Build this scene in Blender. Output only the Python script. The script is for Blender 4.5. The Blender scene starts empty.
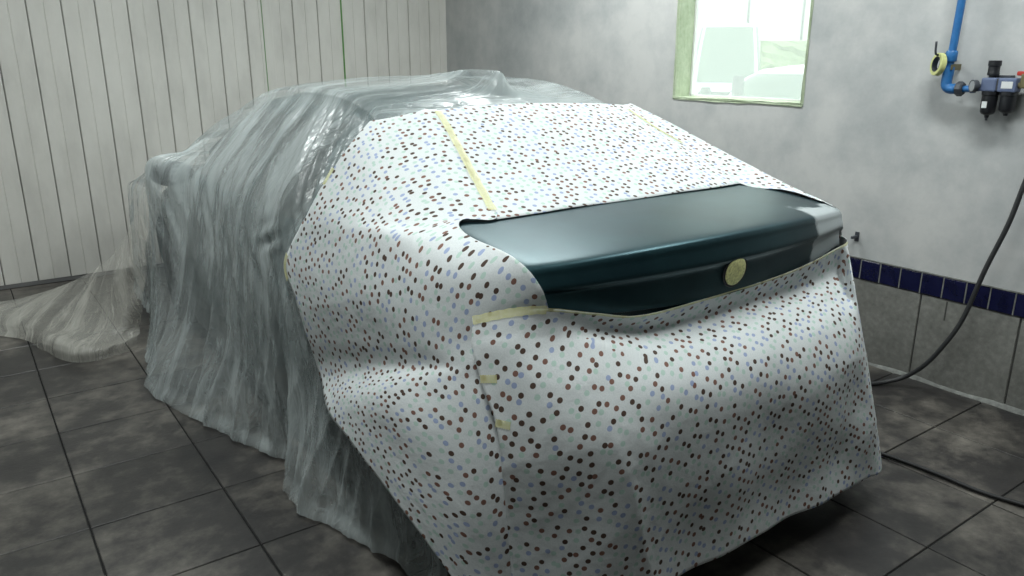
import bpy, bmesh, math, random
import numpy as np
from mathutils import Vector

random.seed(7)
R = math.radians
scene = bpy.context.scene
col = scene.collection

# ------------------------------------------------------------------ camera
cam_d = bpy.data.cameras.new('camera')
cam_d.sensor_width = 36.0
cam_d.lens = 778.0 / 1024.0 * 36.0
cam_d.clip_start = 0.05
cam = bpy.data.objects.new('camera', cam_d)
cam.location = (0, 0, 1.55)
cam.rotation_euler = (R(90 - 16.63), 0, R(-35.5))
col.objects.link(cam)
scene.camera = cam

# ------------------------------------------------------------------ world (bright overcast day outside)
world = bpy.data.worlds.new('overcast_sky')
scene.world = world
world.use_nodes = True
bg = world.node_tree.nodes['Background']
bg.inputs['Color'].default_value = (0.93, 1.0, 0.98, 1)
bg.inputs['Strength'].default_value = 2.6

# ------------------------------------------------------------------ exposure
scene.view_settings.view_transform = 'Standard'
scene.view_settings.look = 'None'
scene.view_settings.gamma = 1.0
scene.view_settings.use_curve_mapping = False
scene.view_settings.exposure = 0.0

# ceiling lamps of the booth: (x, y, watts); the fixtures are built further down
LAMPS = [(2.75, 3.6, 47), (2.75, 1.1, 42), (0.35, 3.9, 42), (0.35, 1.2, 34)]
LAMP_COLOR = (0.945, 1.0, 0.985)
CEIL = 3.1
XW, YW = 3.732, 6.232          # inner faces of the plastered wall and of the sheet-metal wall

# ------------------------------------------------------------------ small helpers
def mesh_obj(name, verts, faces, mat=None, parent=None, smooth=False, loc=None):
    me = bpy.data.meshes.new(name)
    me.from_pydata([tuple(map(float, v)) for v in verts], [], [tuple(f) for f in faces])
    me.update()
    if smooth:
        me.polygons.foreach_set('use_smooth', [True] * len(me.polygons))
    o = bpy.data.objects.new(name, me)
    col.objects.link(o)
    if mat: me.materials.append(mat)
    if parent: o.parent = parent
    if loc: o.location = loc
    return o

def bm_obj(name, bm, mat=None, parent=None, smooth=False, loc=None):
    me = bpy.data.meshes.new(name)
    bmesh.ops.recalc_face_normals(bm, faces=bm.faces)
    bm.to_mesh(me); bm.free()
    if smooth:
        me.polygons.foreach_set('use_smooth', [True] * len(me.polygons))
    o = bpy.data.objects.new(name, me)
    col.objects.link(o)
    if mat: me.materials.append(mat)
    if parent: o.parent = parent
    if loc: o.location = loc
    return o

def box_bm(bm, lo, hi, bevel=0.0):
    lo = Vector(lo); hi = Vector(hi)
    r = bmesh.ops.create_cube(bm, size=1.0)
    for v in r['verts']:
        v.co = Vector(((v.co.x + .5) * (hi.x - lo.x) + lo.x, (v.co.y + .5) * (hi.y - lo.y) + lo.y,
                       (v.co.z + .5) * (hi.z - lo.z) + lo.z))
    if bevel:
        es = {e for v in r['verts'] for e in v.link_edges}
        bmesh.ops.bevel(bm, geom=list(es), offset=bevel, segments=2, affect='EDGES', profile=.6)
    return bm

def box(name, lo, hi, mat, parent=None, bevel=0.0):
    return bm_obj(name, box_bm(bmesh.new(), lo, hi, bevel), mat, parent)

def lathe(name, prof, origin, axis, mat, parent=None, seg=28, smooth=True):
    """prof: list of (radius, distance along axis)"""
    a = Vector(axis).normalized()
    q = a.to_track_quat('Z', 'Y')
    vs, fs = [], []
    for (r, h) in prof:
        for k in range(seg):
            t = 2 * math.pi * k / seg
            vs.append(Vector(origin) + q @ Vector((r * math.cos(t), r * math.sin(t), h)))
    for i in range(len(prof) - 1):
        for k in range(seg):
            k2 = (k + 1) % seg
            fs.append((i * seg + k, i * seg + k2, (i + 1) * seg + k2, (i + 1) * seg + k))
    fs.append(tuple(range(seg))[::-1]); fs.append(tuple((len(prof) - 1) * seg + k for k in range(seg)))
    o = mesh_obj(name, vs, fs, mat, parent)
    if smooth:
        me = o.data
        for p in me.polygons: p.use_smooth = len(p.vertices) == 4
        me.set_sharp_from_angle(angle=R(40))
    return o

def cr(P, t):
    """Catmull-Rom through the rows of P (n, ...) at parameters t in [0, n-1]"""
    P = np.asarray(P, float); n = len(P)
    E = np.concatenate([[2 * P[0] - P[1]], P, [2 * P[-1] - P[-2]]])
    t = np.asarray(t, float); i = np.clip(np.floor(t).astype(int), 0, n - 2); f = t - i
    f = f.reshape((-1,) + (1,) * (P.ndim - 1))
    p0, p1, p2, p3 = E[i], E[i + 1], E[i + 2], E[i + 3]
    return .5 * (2 * p1 + (p2 - p0) * f + (2 * p0 - 5 * p1 + 4 * p2 - p3) * f ** 2 + (3 * p1 - p0 - 3 * p2 + p3) * f ** 3)

def tube(name, pts, rad, mat, parent=None, seg=12, sub=8, radii=None):
    P = np.asarray(pts, float)
    if sub > 1:
        P = cr(P, np.linspace(0, len(P) - 1, (len(P) - 1) * sub + 1))
    n = len(P)
    T = np.gradient(P, axis=0); T /= np.linalg.norm(T, axis=1)[:, None]
    up = np.array([0, 0, 1.]) if abs(T[0][2]) < .9 else np.array([1., 0, 0])
    A = np.cross(T[0], up); A /= np.linalg.norm(A)
    vs, fs = [], []
    for i in range(n):
        A = A - T[i] * (A @ T[i]); A /= np.linalg.norm(A); B = np.cross(T[i], A)
        r = rad if radii is None else np.interp(i / (n - 1), np.linspace(0, 1, len(radii)), radii)
        for k in range(seg):
            a = 2 * math.pi * k / seg
            vs.append(P[i] + r * (A * math.cos(a) + B * math.sin(a)))
    for i in range(n - 1):
        for k in range(seg):
            k2 = (k + 1) % seg
            fs.append((i * seg + k, i * seg + k2, (i + 1) * seg + k2, (i + 1) * seg + k))
    fs.append(tuple(range(seg))[::-1]); fs.append(tuple((n - 1) * seg + k for k in range(seg)))
    o = mesh_obj(name, vs, fs, mat, parent)
    for p in o.data.polygons: p.use_smooth = len(p.vertices) == 4
    return o

def empty(name, loc):
    e = bpy.data.objects.new(name, None); e.location = loc
    e.empty_display_size = .1
    col.objects.link(e); return e

def keep(child, parent):
    """parent a mesh built in world coordinates to an Empty that stands somewhere else"""
    child.parent = parent
    child.matrix_parent_inverse = parent.matrix_basis.inverted()
    return child

def tag(o, label, cat, group=None, kind=None):
    o['label'] = label; o['category'] = cat
    if group: o['group'] = group
    if kind: o['kind'] = kind
    return o

# ------------------------------------------------------------------ materials
def new_mat(name):
    m = bpy.data.materials.new(name); m.use_nodes = True
    nt = m.node_tree; b = nt.nodes['Principled BSDF']
    return m, nt, b

def N(nt, t, **kw):
    n = nt.nodes.new(t)
    for k, v in kw.items(): setattr(n, k, v)
    return n

def noise(nt, scale, detail=4, rough=.55, vec=None, dim='3D'):
    n = N(nt, 'ShaderNodeTexNoise', noise_dimensions=dim)
    n.inputs['Scale'].default_value = scale; n.inputs['Detail'].default_value = detail
    n.inputs['Roughness'].default_value = rough
    if vec is not None: nt.links.new(vec, n.inputs['Vector'])
    return n

def ramp(nt, src, stops, mode='LINEAR'):
    r = N(nt, 'ShaderNodeValToRGB'); r.color_ramp.interpolation = mode
    el = r.color_ramp.elements
    while len(el) < len(stops): el.new(.5)
    for e, (p, c) in zip(el, stops):
        e.position = p; e.color = (c, c, c, 1) if isinstance(c, (int, float)) else (*c, 1)
    nt.links.new(src, r.inputs['Fac']); return r

def mixc(nt, fac, a, b, mode='MIX'):
    m = N(nt, 'ShaderNodeMix', data_type='RGBA', blend_type=mode)
    for s, v in ((0, fac), (6, a), (7, b)):
        if hasattr(v, 'links'): nt.links.new(v, m.inputs[s])
        elif isinstance(v, (int, float)): m.inputs[s].default_value = v
        else: m.inputs[s].default_value = (*v, 1)
    return m.outputs[2]

def math_n(nt, op, a, b=None, c=None):
    m = N(nt, 'ShaderNodeMath', operation=op)
    for s, v in ((0, a), (1, b), (2, c)):
        if v is None: continue
        if hasattr(v, 'links'): nt.links.new(v, m.inputs[s])
        else: m.inputs[s].default_value = v
    return m.outputs[0]

def bump(nt, b, height, strength=.3, dist=.01):
    n = N(nt, 'ShaderNodeBump'); n.inputs['Strength'].default_value = strength
    n.inputs['Distance'].default_value = dist
    nt.links.new(height, n.inputs['Height']); nt.links.new(n.outputs[0], b.inputs['Normal'])

def world_pos(nt):
    return N(nt, 'ShaderNodeNewGeometry').outputs['Position']

def plain(name, c, rough=.5, metal=0, spec=.5, grain=0.0, gscale=40):
    m, nt, b = new_mat(name)
    b.inputs['Base Color'].default_value = (*c, 1); b.inputs['Roughness'].default_value = rough
    b.inputs['Metallic'].default_value = metal; b.inputs['Specular IOR Level'].default_value = spec
    if grain:
        n = noise(nt, gscale, 5, .6, world_pos(nt))
        k = ramp(nt, n.outputs[0], [(.3, tuple(x * (1 - grain) for x in c)), (.7, tuple(min(1, x * (1 + grain)) for x in c))])
        nt.links.new(k.outputs[0], b.inputs['Base Color'])
    return m

def two_noise(name, stops, s1=1.2, s2=14, rough=.6, bumpk=.15, bscale=60, amt=.35, spec=.4, stretch=None, bdist=.004):
    """mottled surface: large patches of colour with a finer overlay"""
    m, nt, b = new_mat(name); p = world_pos(nt)
    if stretch:
        mp = N(nt, 'ShaderNodeMapping'); mp.inputs['Scale'].default_value = stretch
        nt.links.new(p, mp.inputs['Vector']); p = mp.outputs[0]
    n1 = noise(nt, s1, 6, .6, p); n2 = noise(nt, s2, 5, .65, p)
    f = math_n(nt, 'ADD', math_n(nt, 'MULTIPLY', n1.outputs[0], 1 - amt), math_n(nt, 'MULTIPLY', n2.outputs[0], amt))
    k = ramp(nt, f, stops)
    nt.links.new(k.outputs[0], b.inputs['Base Color'])
    b.inputs['Roughness'].default_value = rough; b.inputs['Specular IOR Level'].default_value = spec
    if bumpk:
        n3 = noise(nt, bscale, 4, .6, p); bump(nt, b, n3.outputs[0], bumpk, bdist)
    return m

M = {}
M['plaster'] = two_noise('painted_plaster', [(.36, (.31, .325, .33)), (.48, (.41, .42, .42)), (.60, (.52, .52, .51))], 1.0, 6, .55, .15, 40, .28)
M['sheet_white'] = two_noise('white_painted_sheet_metal', [(.30, (.48, .47, .44)), (.5, (.62, .61, .57)), (.7, (.70, .69, .65))], 1.6, 7, .45, .05, 30, .4, stretch=(1, 1, .35))
M['ceiling'] = plain('white_ceiling_paint', (.62, .64, .63), .7)
M['grey_wall'] = plain('grey_wall_paint', (.40, .41, .41), .7, grain=.1, gscale=2)
M['dim_wall'] = plain('darkened_unseen_wall', (.16, .165, .165), .8, grain=.1, gscale=2)  # unseen wall behind the camera, darkened to cut reflections in the boot lid
M['dado'] = two_noise('grey_speckled_wall_tile', [(.32, (.115, .115, .105)), (.5, (.185, .185, .17)), (.68, (.265, .265, .245))], 3.0, 38, .45, .2, 80, .5)
M['blue_tile'] = plain('navy_glazed_tile', (.006, .007, .034), .22, grain=.3, gscale=12)
M['grout'] = plain('dark_grout', (.055, .055, .05), .9, grain=.3, gscale=30)
M['light_grout'] = plain('pale_cement', (.17, .175, .165), .9, grain=.35, gscale=25)
M['floor_tile'] = two_noise('dusty_dark_floor_tile', [(.38, (.020, .0185, .019)), (.47, (.034, .0315, .030)), (.54, (.085, .078, .069)), (.64, (.18, .165, .144))], 1.25, 9, .40, .22, 55, .36, spec=.5)
M['floor_grout'] = plain('black_floor_joint', (.010, .010, .010), .95)
M['green_paint'] = plain('green_painted_metal', (.10, .27, .06), .5, grain=.2)
M['jamb_green'] = two_noise('glare_washed_green_paint', [(.35, (.35, .42, .28)), (.6, (.50, .56, .42))], 6, 40, .6, .3, 50, .4)  # green lightened so its colour carries the outside glare
M['blue_pipe'] = plain('blue_plastic_pipe', (.022, .13, .34), .4, grain=.12)
M['dark_fit'] = plain('dark_grey_fitting', (.045, .05, .06), .45, grain=.2)
M['black_plastic'] = plain('black_plastic', (.012, .013, .016), .35)
M['grey_blue'] = plain('grey_blue_die_cast', (.10, .13, .22), .4)
M['label_white'] = plain('white_sticker', (.6, .62, .62), .6)
M['gauge_face'] = plain('gauge_face', (.28, .29, .30), .3)
M['red'] = plain('red_knob', (.40, .03, .02), .4)
M['brass'] = plain('olive_brass', (.16, .14, .07), .45, .3)
M['hose'] = plain('grey_black_rubber_hose', (.030, .031, .033), .55, grain=.2, gscale=60)
M['cable'] = plain('black_rubber_cable', (.006, .006, .007), .6)
M['tape_roll'] = plain('pale_yellow_paper_tape', (.50, .52, .22), .7, grain=.15, gscale=60)
M['emblem_tape'] = plain('crinkled_yellow_tape', (.74, .74, .34), .6, grain=.3, gscale=130)
M['white_enamel'] = plain('white_enamel', (.75, .76, .74), .4)
M['tyre'] = plain('tyre_rubber', (.008, .008, .008), .8)
M['rim'] = plain('alloy_rim', (.30, .31, .32), .35, .8)
M['car_glass'] = plain('dark_car_glass', (.010, .016, .016), .08)
M['body_paint'] = plain('dark_teal_body_paint', (.016, .045, .050), .22, .0)

# --- masking paper with printed dots (UV is in metres)
m, nt, b = new_mat('dotted_masking_paper')
uv = N(nt, 'ShaderNodeTexCoord').outputs['UV']
vo = N(nt, 'ShaderNodeTexVoronoi', voronoi_dimensions='2D', feature='F1')
vo.inputs['Scale'].default_value = 1 / .0285; vo.inputs['Randomness'].default_value = .68
nt.links.new(uv, vo.inputs['Vector'])
edge = ramp(nt, vo.outputs['Distance'], [(.240, 1.0), (.268, 0.0)])
sep = N(nt, 'ShaderNodeSeparateColor'); nt.links.new(vo.outputs['Color'], sep.inputs[0])
dots = ramp(nt, sep.outputs[0], [(0, (.075, .046, .034)), (.27, (.19, .098, .075)), (.49, (.30, .36, .53)), (.68, (.43, .57, .51))], 'CONSTANT')
fib = noise(nt, 260, 3, .6, uv, '2D')
base = ramp(nt, fib.outputs[0], [(.3, (.57, .60, .61)), (.7, (.66, .69, .69))])
nt.links.new(mixc(nt, edge.outputs[0], base.outputs[0], dots.outputs[0]), b.inputs['Base Color'])
b.inputs['Roughness'].default_value = .75; b.inputs['Specular IOR Level'].default_value = .25
wr = noise(nt, 22, 4, .6, uv, '2D'); bump(nt, b, wr.outputs[0], .35, .006)
M['paper'] = m

# --- masking tape, thin and half see-through
m, nt, b = new_mat('yellow_masking_tape')
fib = noise(nt, 90, 4, .6, world_pos(nt))
k = ramp(nt, fib.outputs[0], [(.3, (.70, .68, .30)), (.7, (.80, .78, .45))])
nt.links.new(k.outputs[0], b.inputs['Base Color']); b.inputs['Roughness'].default_value = .6
b.inputs['Alpha'].default_value = .55
M['tape'] = m

# --- thin polyethylene film (UV: x along the car, y down the drape, metres)
def film_mat(name, colr, a_lo, a_mid, a_hi):
    m, nt, b = new_mat(name)
    uv = N(nt, 'ShaderNodeTexCoord').outputs['UV']
    def scaled(sx, sy):
        mp = N(nt, 'ShaderNodeMapping'); mp.inputs['Scale'].default_value = (sx, sy, 1); nt.links.new(uv, mp.inputs['Vector']); return mp.outputs[0]
    soft = noise(nt, 1.0, 5, .55, scaled(5.0, 1.2), '2D'); soft.inputs['Distortion'].default_value = .5
    def ridge(src, power):
        r_ = math_n(nt, 'SUBTRACT', 1.0, math_n(nt, 'ABSOLUTE', math_n(nt, 'MULTIPLY_ADD', src, 2.0, -1.0)))
        return math_n(nt, 'POWER', r_, power)
    l1 = noise(nt, 1.0, 2, .5, scaled(8, 1.0), '2D'); l1.inputs['Distortion'].default_value = .8
    l2 = noise(nt, 1.0, 3, .6, scaled(17, 5.0), '2D'); l2.inputs['Distortion'].default_value = 1.2
    r1 = ridge(l1.outputs[0], 14); r2 = ridge(l2.outputs[0], 10)
    s = math_n(nt, 'ADD', soft.outputs[0], math_n(nt, 'ADD', math_n(nt, 'MULTIPLY', r1, .12), math_n(nt, 'MULTIPLY', r2, .09)))  # creases made more opaque to paint in their highlights
    al = ramp(nt, s, [(.36, a_lo), (.52, a_mid), (.70, a_hi)])
    nt.links.new(al.outputs[0], b.inputs['Alpha'])
    b.inputs['Base Color'].default_value = (*colr, 1)
    b.inputs['Roughness'].default_value = .25; b.inputs['Specular IOR Level'].default_value = .8
    h = math_n(nt, 'ADD', soft.outputs[0], math_n(nt, 'ADD', math_n(nt, 'MULTIPLY', r1, .22), math_n(nt, 'MULTIPLY', r2, .09)))
    bump(nt, b, h, .7, .02)
    return m
M['film'] = film_mat('translucent_plastic_film', (.55, .61, .61), .23, .37, .62)
M['film_loose'] = film_mat('thin_loose_plastic_film', (.64, .63, .57), .22, .36, .62)

# --- boot lid: sanded / blended teal paint with a patch of grey primer at its right-hand corner
m, nt, b = new_mat('teal_paint_with_primer_patch')
p = world_pos(nt)
sx = N(nt, 'ShaderNodeSeparateXYZ'); nt.links.new(p, sx.inputs[0])
w1 = noise(nt, 9, 3, .5, p); w2 = noise(nt, 38, 4, .7, p)
wob = math_n(nt, 'ADD', math_n(nt, 'MULTIPLY', math_n(nt, 'SUBTRACT', w1.outputs[0], .5), .16),
             math_n(nt, 'MULTIPLY', math_n(nt, 'SUBTRACT', w2.outputs[0], .5), .05))
fx = math_n(nt, 'ADD', math_n(nt, 'SUBTRACT', sx.outputs[0], 2.20), wob)
fy = math_n(nt, 'ADD', math_n(nt, 'SUBTRACT', 1.515, sx.outputs[1]), wob)
mask = math_n(nt, 'MINIMUM', fx, fy)
mk = ramp(nt, math_n(nt, 'ADD', mask, .5), [(.495, 0.0), (.515, 1.0)])
dust = noise(nt, 3.2, 6, .6, p)
teal = ramp(nt, dust.outputs[0], [(.35, (.009, .036, .046)), (.65, (.018, .058, .069))])
nt.links.new(mixc(nt, mk.outputs[0], teal.outputs[0], (.36, .40, .41)), b.inputs['Base Color'])
rr = ramp(nt, mk.outputs[0], [(0, .40), (1, .5)])
nt.links.new(rr.outputs[0], b.inputs['Roughness'])
mt = ramp(nt, mk.outputs[0], [(0, .72), (1, 0.0)]); nt.links.new(mt.outputs[0], b.inputs['Metallic'])
b.inputs['Specular IOR Level'].default_value = .35
b.inputs['Coat Weight'].default_value = .22; b.inputs['Coat Roughness'].default_value = .36
M['lid_paint'] = m

# --- window glass, dusty
m, nt, b = new_mat('dusty_window_glass')
nt.nodes.remove(b)
out = nt.nodes['Material Output']
tr = N(nt, 'ShaderNodeBsdfTransparent'); tr.inputs[0].default_value = (.95, .98, .96, 1)
df = N(nt, 'ShaderNodeBsdfTranslucent'); df.inputs[0].default_value = (.9, .95, .92, 1)
gl = N(nt, 'ShaderNodeBsdfGlossy'); gl.inputs['Roughness'].default_value = .05
mx = N(nt, 'ShaderNodeMixShader'); mx.inputs[0].default_value = .22
nt.links.new(tr.outputs[0], mx.inputs[1]); nt.links.new(df.outputs[0], mx.inputs[2])
mx2 = N(nt, 'ShaderNodeMixShader'); mx2.inputs[0].default_value = .04
nt.links.new(mx.outputs[0], mx2.inputs[1]); nt.links.new(gl.outputs[0], mx2.inputs[2])
nt.links.new(mx2.outputs[0], out.inputs[0])
M['glass'] = m

m, nt, b = new_mat('lit_fluorescent_tube')
b.inputs['Base Color'].default_value = (1, 1, 1, 1)
b.inputs['Emission Color'].default_value = (*LAMP_COLOR, 1); b.inputs['Emission Strength'].default_value = 12
M['tube'] = m

M['out_ground'] = plain('pale_concrete_yard', (.50, .50, .48), .9, grain=.1, gscale=1)
M['out_white'] = plain('white_rendered_building', (.82, .82, .80), .9)
M['hedge'] = plain('clipped_green_hedge', (.30, .37, .22), .9, grain=.3, gscale=6)
M['car_white'] = plain('white_car_paint', (.85, .86, .86), .25)
M['car_pale'] = plain('pale_blue_white_paint', (.62, .68, .72), .25)
M['out_glass'] = plain('grey_green_car_window', (.20, .24, .21), .12)
M['out_dark'] = plain('dark_grey_metal', (.16, .16, .16), .5)
M['out_post'] = plain('grey_painted_post', (.22, .23, .23), .6)

# random brightness per floor tile
nt = M['floor_tile'].node_tree; b = nt.nodes['Principled BSDF']
src = b.inputs['Base Color'].links[0].from_socket
oi = N(nt, 'ShaderNodeObjectInfo')
k = ramp(nt, oi.outputs['Random'], [(0, .82), (1, 1.15)])
nt.links.new(mixc(nt, 1.0, src, k.outputs[0], 'MULTIPLY'), b.inputs['Base Color'])

# ================================================================== the setting
X0, Y0 = 0.17 - 5 * .4455, 2.725 - 11 * .43
TH = .17

def struct(o):
    o['kind'] = 'structure'; return o

# floor and its tiles
floor = struct(box('floor', (X0, Y0, -.12), (XW + .008, YW + .05, -.006), M['floor_grout']))
def tile_mesh(name, sx, sy, sz, bev):
    bm = bmesh.new()
    vs = [bm.verts.new(p) for p in ((-sx, -sy, -sz), (sx, -sy, -sz), (sx, sy, -sz), (-sx, sy, -sz),
                                    (-sx, -sy, -bev), (sx, -sy, -bev), (sx, sy, -bev), (-sx, sy, -bev),
                                    (-sx + bev, -sy + bev, 0), (sx - bev, -sy + bev, 0), (sx - bev, sy - bev, 0), (-sx + bev, sy - bev, 0))]
    for a in (0, 4):
        for i in range(4):
            j = (i + 1) % 4
            bm.faces.new((vs[a + i], vs[a + j], vs[a + 4 + j], vs[a + 4 + i]))
    bm.faces.new(vs[8:12])
    me = bpy.data.meshes.new(name); bm.to_mesh(me); bm.free(); return me
ft = tile_mesh('floor_tile', .4455 / 2 - .0032, .43 / 2 - .0032, .006, .0018)
ft.materials.append(M['floor_tile'])
ft_cut = tile_mesh('floor_tile_cut', .4455 / 2 - .0032, .067 / 2 - .003, .006, .0018)
ft_cut.materials.append(M['floor_tile'])
rng = random.Random(3)
for i in range(13):
    for j in range(20):
        x = X0 + .4455 * (i + .5); y = Y0 + .43 * (j + .5)
        if x + .2 > XW: continue
        me = ft
        if y + .2 > YW:
            me = ft_cut; y = Y0 + .43 * j + .067 / 2 - .002
        o = bpy.data.objects.new('floor_tile', me); col.objects.link(o); o.parent = floor
        o.location = (x, y, rng.uniform(-.0015, 0)); o.rotation_euler = (rng.uniform(-.002, .002), rng.uniform(-.002, .002), 0)

ceiling = struct(box('ceiling', (X0, Y0, CEIL), (XW + TH, YW + .08, CEIL + .1), M['ceiling']))
struct(box('wall_left', (X0 - .12, Y0 - .12, -.12), (X0, YW + .08, CEIL + .1), M['grey_wall']))
struct(box('wall_front', (X0, Y0 - .12, -.12), (XW + TH, Y0, CEIL + .1), M['dim_wall']))

# plastered wall with the window opening
WY0, WY1, WZ0, WZ1 = 2.565, 3.490, 1.296, 2.25
bm = bmesh.new()
for lo, hi in (((XW, Y0, .548), (XW + TH, YW + .08, WZ0)), ((XW, Y0, WZ1), (XW + TH, YW + .08, CEIL)),
               ((XW, Y0, WZ0), (XW + TH, WY0, WZ1)), ((XW, WY1, WZ0), (XW + TH, YW + .08, WZ1)),
               ((XW + .010, Y0, -.12), (XW + TH, YW + .08, .548))):
    box_bm(bm, lo, hi)
wall_r = struct(bm_obj('wall_right', bm, M['plaster']))
box('grout_bed', (XW + .005, Y0, 0.0), (XW + .010, YW, .548), M['grout'], wall_r)
# grey dado tiles
def panel_mesh(name, sy, sz, t, bev, mat):
    me = tile_mesh(name, sz, sy, t, bev)                 # local z = out of the wall
    me.materials.append(mat); return me
dt = panel_mesh('dado_tile', .4455 / 2 - .004, .437 / 2 - .003, .008, .002, M['dado'])
y = 1.347 - .4455 * 6
while y < YW - .3:
    o = bpy.data.objects.new('dado_tile', dt); col.objects.link(o); o.parent = wall_r
    o.location = (XW - .001 + rng.uniform(-.001, .001), y + .4455 / 2, .437 / 2); o.rotation_euler = (0, R(-90), 0)
    y += .4455
bt = panel_mesh('blue_tile', .105 / 2 - .0028, .107 / 2 - .003, .010, .003, M['blue_tile'])
y = 1.383 - .105 * 24
while y < YW - .1:
    o = bpy.data.objects.new('blue_tile', bt); col.objects.link(o); o.parent = wall_r
    o.location = (XW - .006 + rng.uniform(-.0015, .0015), y + .0525, .437 + .054); o.rotation_euler = (rng.uniform(-.01, .01), R(-90), 0)
    y += .105
# pale joint material squeezed out between the blue tiles
bm = bmesh.new(); y = 1.383 - .105 * 24
while y < YW - .1:
    box_bm(bm, (XW - .0045, y - .0026, .440), (XW + .004, y + .0026, .545)); y += .105
box_bm(bm, (XW - .007, Y0, .5445), (XW + .004, YW, .5500))
bm_obj('tile_joint', bm, M['light_grout'], wall_r)
# cement cove along the floor
bm = bmesh.new(); n = 70; vs = []
for i in range(n + 1):
    yy = Y0 + (YW - Y0) * i / n
    w = .012 + .010 * rng.random(); h = .010 + .012 * rng.random()
    vs.append([bm.verts.new(p) for p in ((XW - w, yy, -.004), (XW - w * .45, yy, h * .45), (XW - .001, yy, h), (XW + .004, yy, h), (XW + .004, yy, -.004))])
for i in range(n):
    for k in range(4): bm.faces.new((vs[i][k], vs[i + 1][k], vs[i + 1][k + 1], vs[i][k + 1]))
struct(bm_obj('trim_1', bm, M['light_grout'], smooth=True))
# a chip in the dado
o = box('chip', (XW - .0026, 1.664, .335), (XW + .001, 1.671, .43), M['grout'], wall_r)

# window: green painted reveal, sill, dusty pane
win = struct(empty('window_1', (XW + TH / 2, (WY0 + WY1) / 2, WZ0)))
def rough_box(name, lo, hi, mat, cut=10, amp=.003):
    bm = box_bm(bmesh.new(), lo, hi)
    bmesh.ops.subdivide_edges(bm, edges=bm.edges, cuts=cut, use_grid_fill=True)
    for v in bm.verts: v.co += Vector((rng.uniform(-1, 1), rng.uniform(-1, 1), rng.uniform(-1, 1))) * amp
    return bm_obj(name, bm, mat)
keep(rough_box('jamb', (XW - .004, WY1 - .012, WZ0), (XW + TH, WY1 + .004, WZ1), M['jamb_green']), win)
keep(rough_box('jamb', (XW - .004, WY0 - .004, WZ0), (XW + TH, WY0 + .010, WZ1), M['jamb_green']), win)
keep(rough_box('sill', (XW - .005, WY0, WZ0 - .008), (XW + TH, WY1, WZ0 + .010), M['jamb_green']), win)
keep(box('lintel', (XW - .004, WY0, WZ1 - .012), (XW + TH, WY1, WZ1 + .004), M['jamb_green']), win)
keep(box('pane', (XW + TH - .030, WY0 + .008, WZ0 + .008), (XW + TH - .025, WY1 - .010, WZ1 - .01), M['glass']), win)
bm = bmesh.new()
for lo, hi in (((0, WY0 + .008, WZ0 + .008), (0, WY0 + .022, WZ1 - .01)), ((0, WY1 - .026, WZ0 + .008), (0, WY1 - .010, WZ1 - .01)),
               ((0, WY0 + .02, WZ0 + .008), (0, WY1 - .02, WZ0 + .020)), ((0, WY0 + .02, WZ1 - .025), (0, WY1 - .02, WZ1 - .01))):
    box_bm(bm, (XW + TH - .04, lo[1], lo[2]), (XW + TH - .015, hi[1], hi[2]))
keep(bm_obj('pane_frame', bm, M['white_enamel']), win)  # frame whitened, the wash of outside glare put into its colour

# wall of white sheet-metal boards
wall_b = struct(box('wall_back', (X0, YW + .022, -.12), (XW + TH, YW + .08, CEIL), M['out_dark']))
def board(pitch):
    """profile of one folded board, 0.2 m wide: recessed lap, two faces, a shallow crease halfway"""
    h = pitch / 2
    pr = [(-h + .002, .016), (-h + .007, .001), (-.004, .0), (.0, .006), (.003, .0025), (h - .010, .0015), (h - .003, .003), (h - .001, .016)]
    vs = [(x, y, z) for z in (.03, CEIL) for (x, y) in pr]
    n = len(pr)
    fs = [(i, i + 1, n + i + 1, n + i) for i in range(n - 1)]
    me = bpy.data.meshes.new('board'); me.from_pydata(vs, [], fs); me.materials.append(M['sheet_white']); return me
pm = board(.2035)
xs = []
x = .547 - .2035 * 12
while x < 2.05: xs.append(x); x += .2035
x = 2.748 - .2035 * 3
while x < 3.6: xs.append(x); x += .2035
for x in xs:
    if x + .2035 > XW + .07: continue
    o = bpy.data.objects.new('board', pm); col.objects.link(o); o.parent = wall_b
    o.location = (x + .2035 / 2, YW + rng.uniform(-.002, .002), 0)
# green edges of the gate leaves show between the boards
for x, w in ((2.748, .010), (2.098, .003)):
    box('green_stile', (x - w / 2, YW - .006, .03), (x + w / 2, YW + .02, CEIL), M['green_paint'], wall_b)
box('gap_strip', (X0, YW + .006, .0), (XW, YW + .02, .034), M['out_dark'], wall_b)  # dark strip filling the dark gap below the boards

# ================================================================== sheets: numeric drape
def smooth_noise(u, v, seed, lam, n=10):
    g = np.random.RandomState(seed); s = np.zeros_like(u)
    for _ in range(n):
        a = g.uniform(0, 2 * np.pi); l = lam * g.uniform(.6, 1.7); p = g.uniform(0, 6.28)
        s += np.sin(2 * np.pi * (np.cos(a) * u + np.sin(a) * v) / l + p)
    return s / math.sqrt(n)

def creases(u, v, seed, lam, n=5, sharp=3.0):
    g = np.random.RandomState(seed); s = np.zeros_like(u)
    for _ in range(n):
        a = g.uniform(0, np.pi); l = lam * g.uniform(.7, 1.5); p = g.uniform(0, 6.28)
        w = np.sin(2 * np.pi * (np.cos(a) * u + np.sin(a) * v) / l + p + .7 * np.sin(3 * (np.sin(a) * u - np.cos(a) * v) / l))
        m = .5 + .5 * np.sin(2 * np.pi * (np.sin(a) * u - np.cos(a) * v) / (2.7 * l) + p * 2)
        s += m * (1 - np.abs(w)) ** sharp
    return s / n

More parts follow.
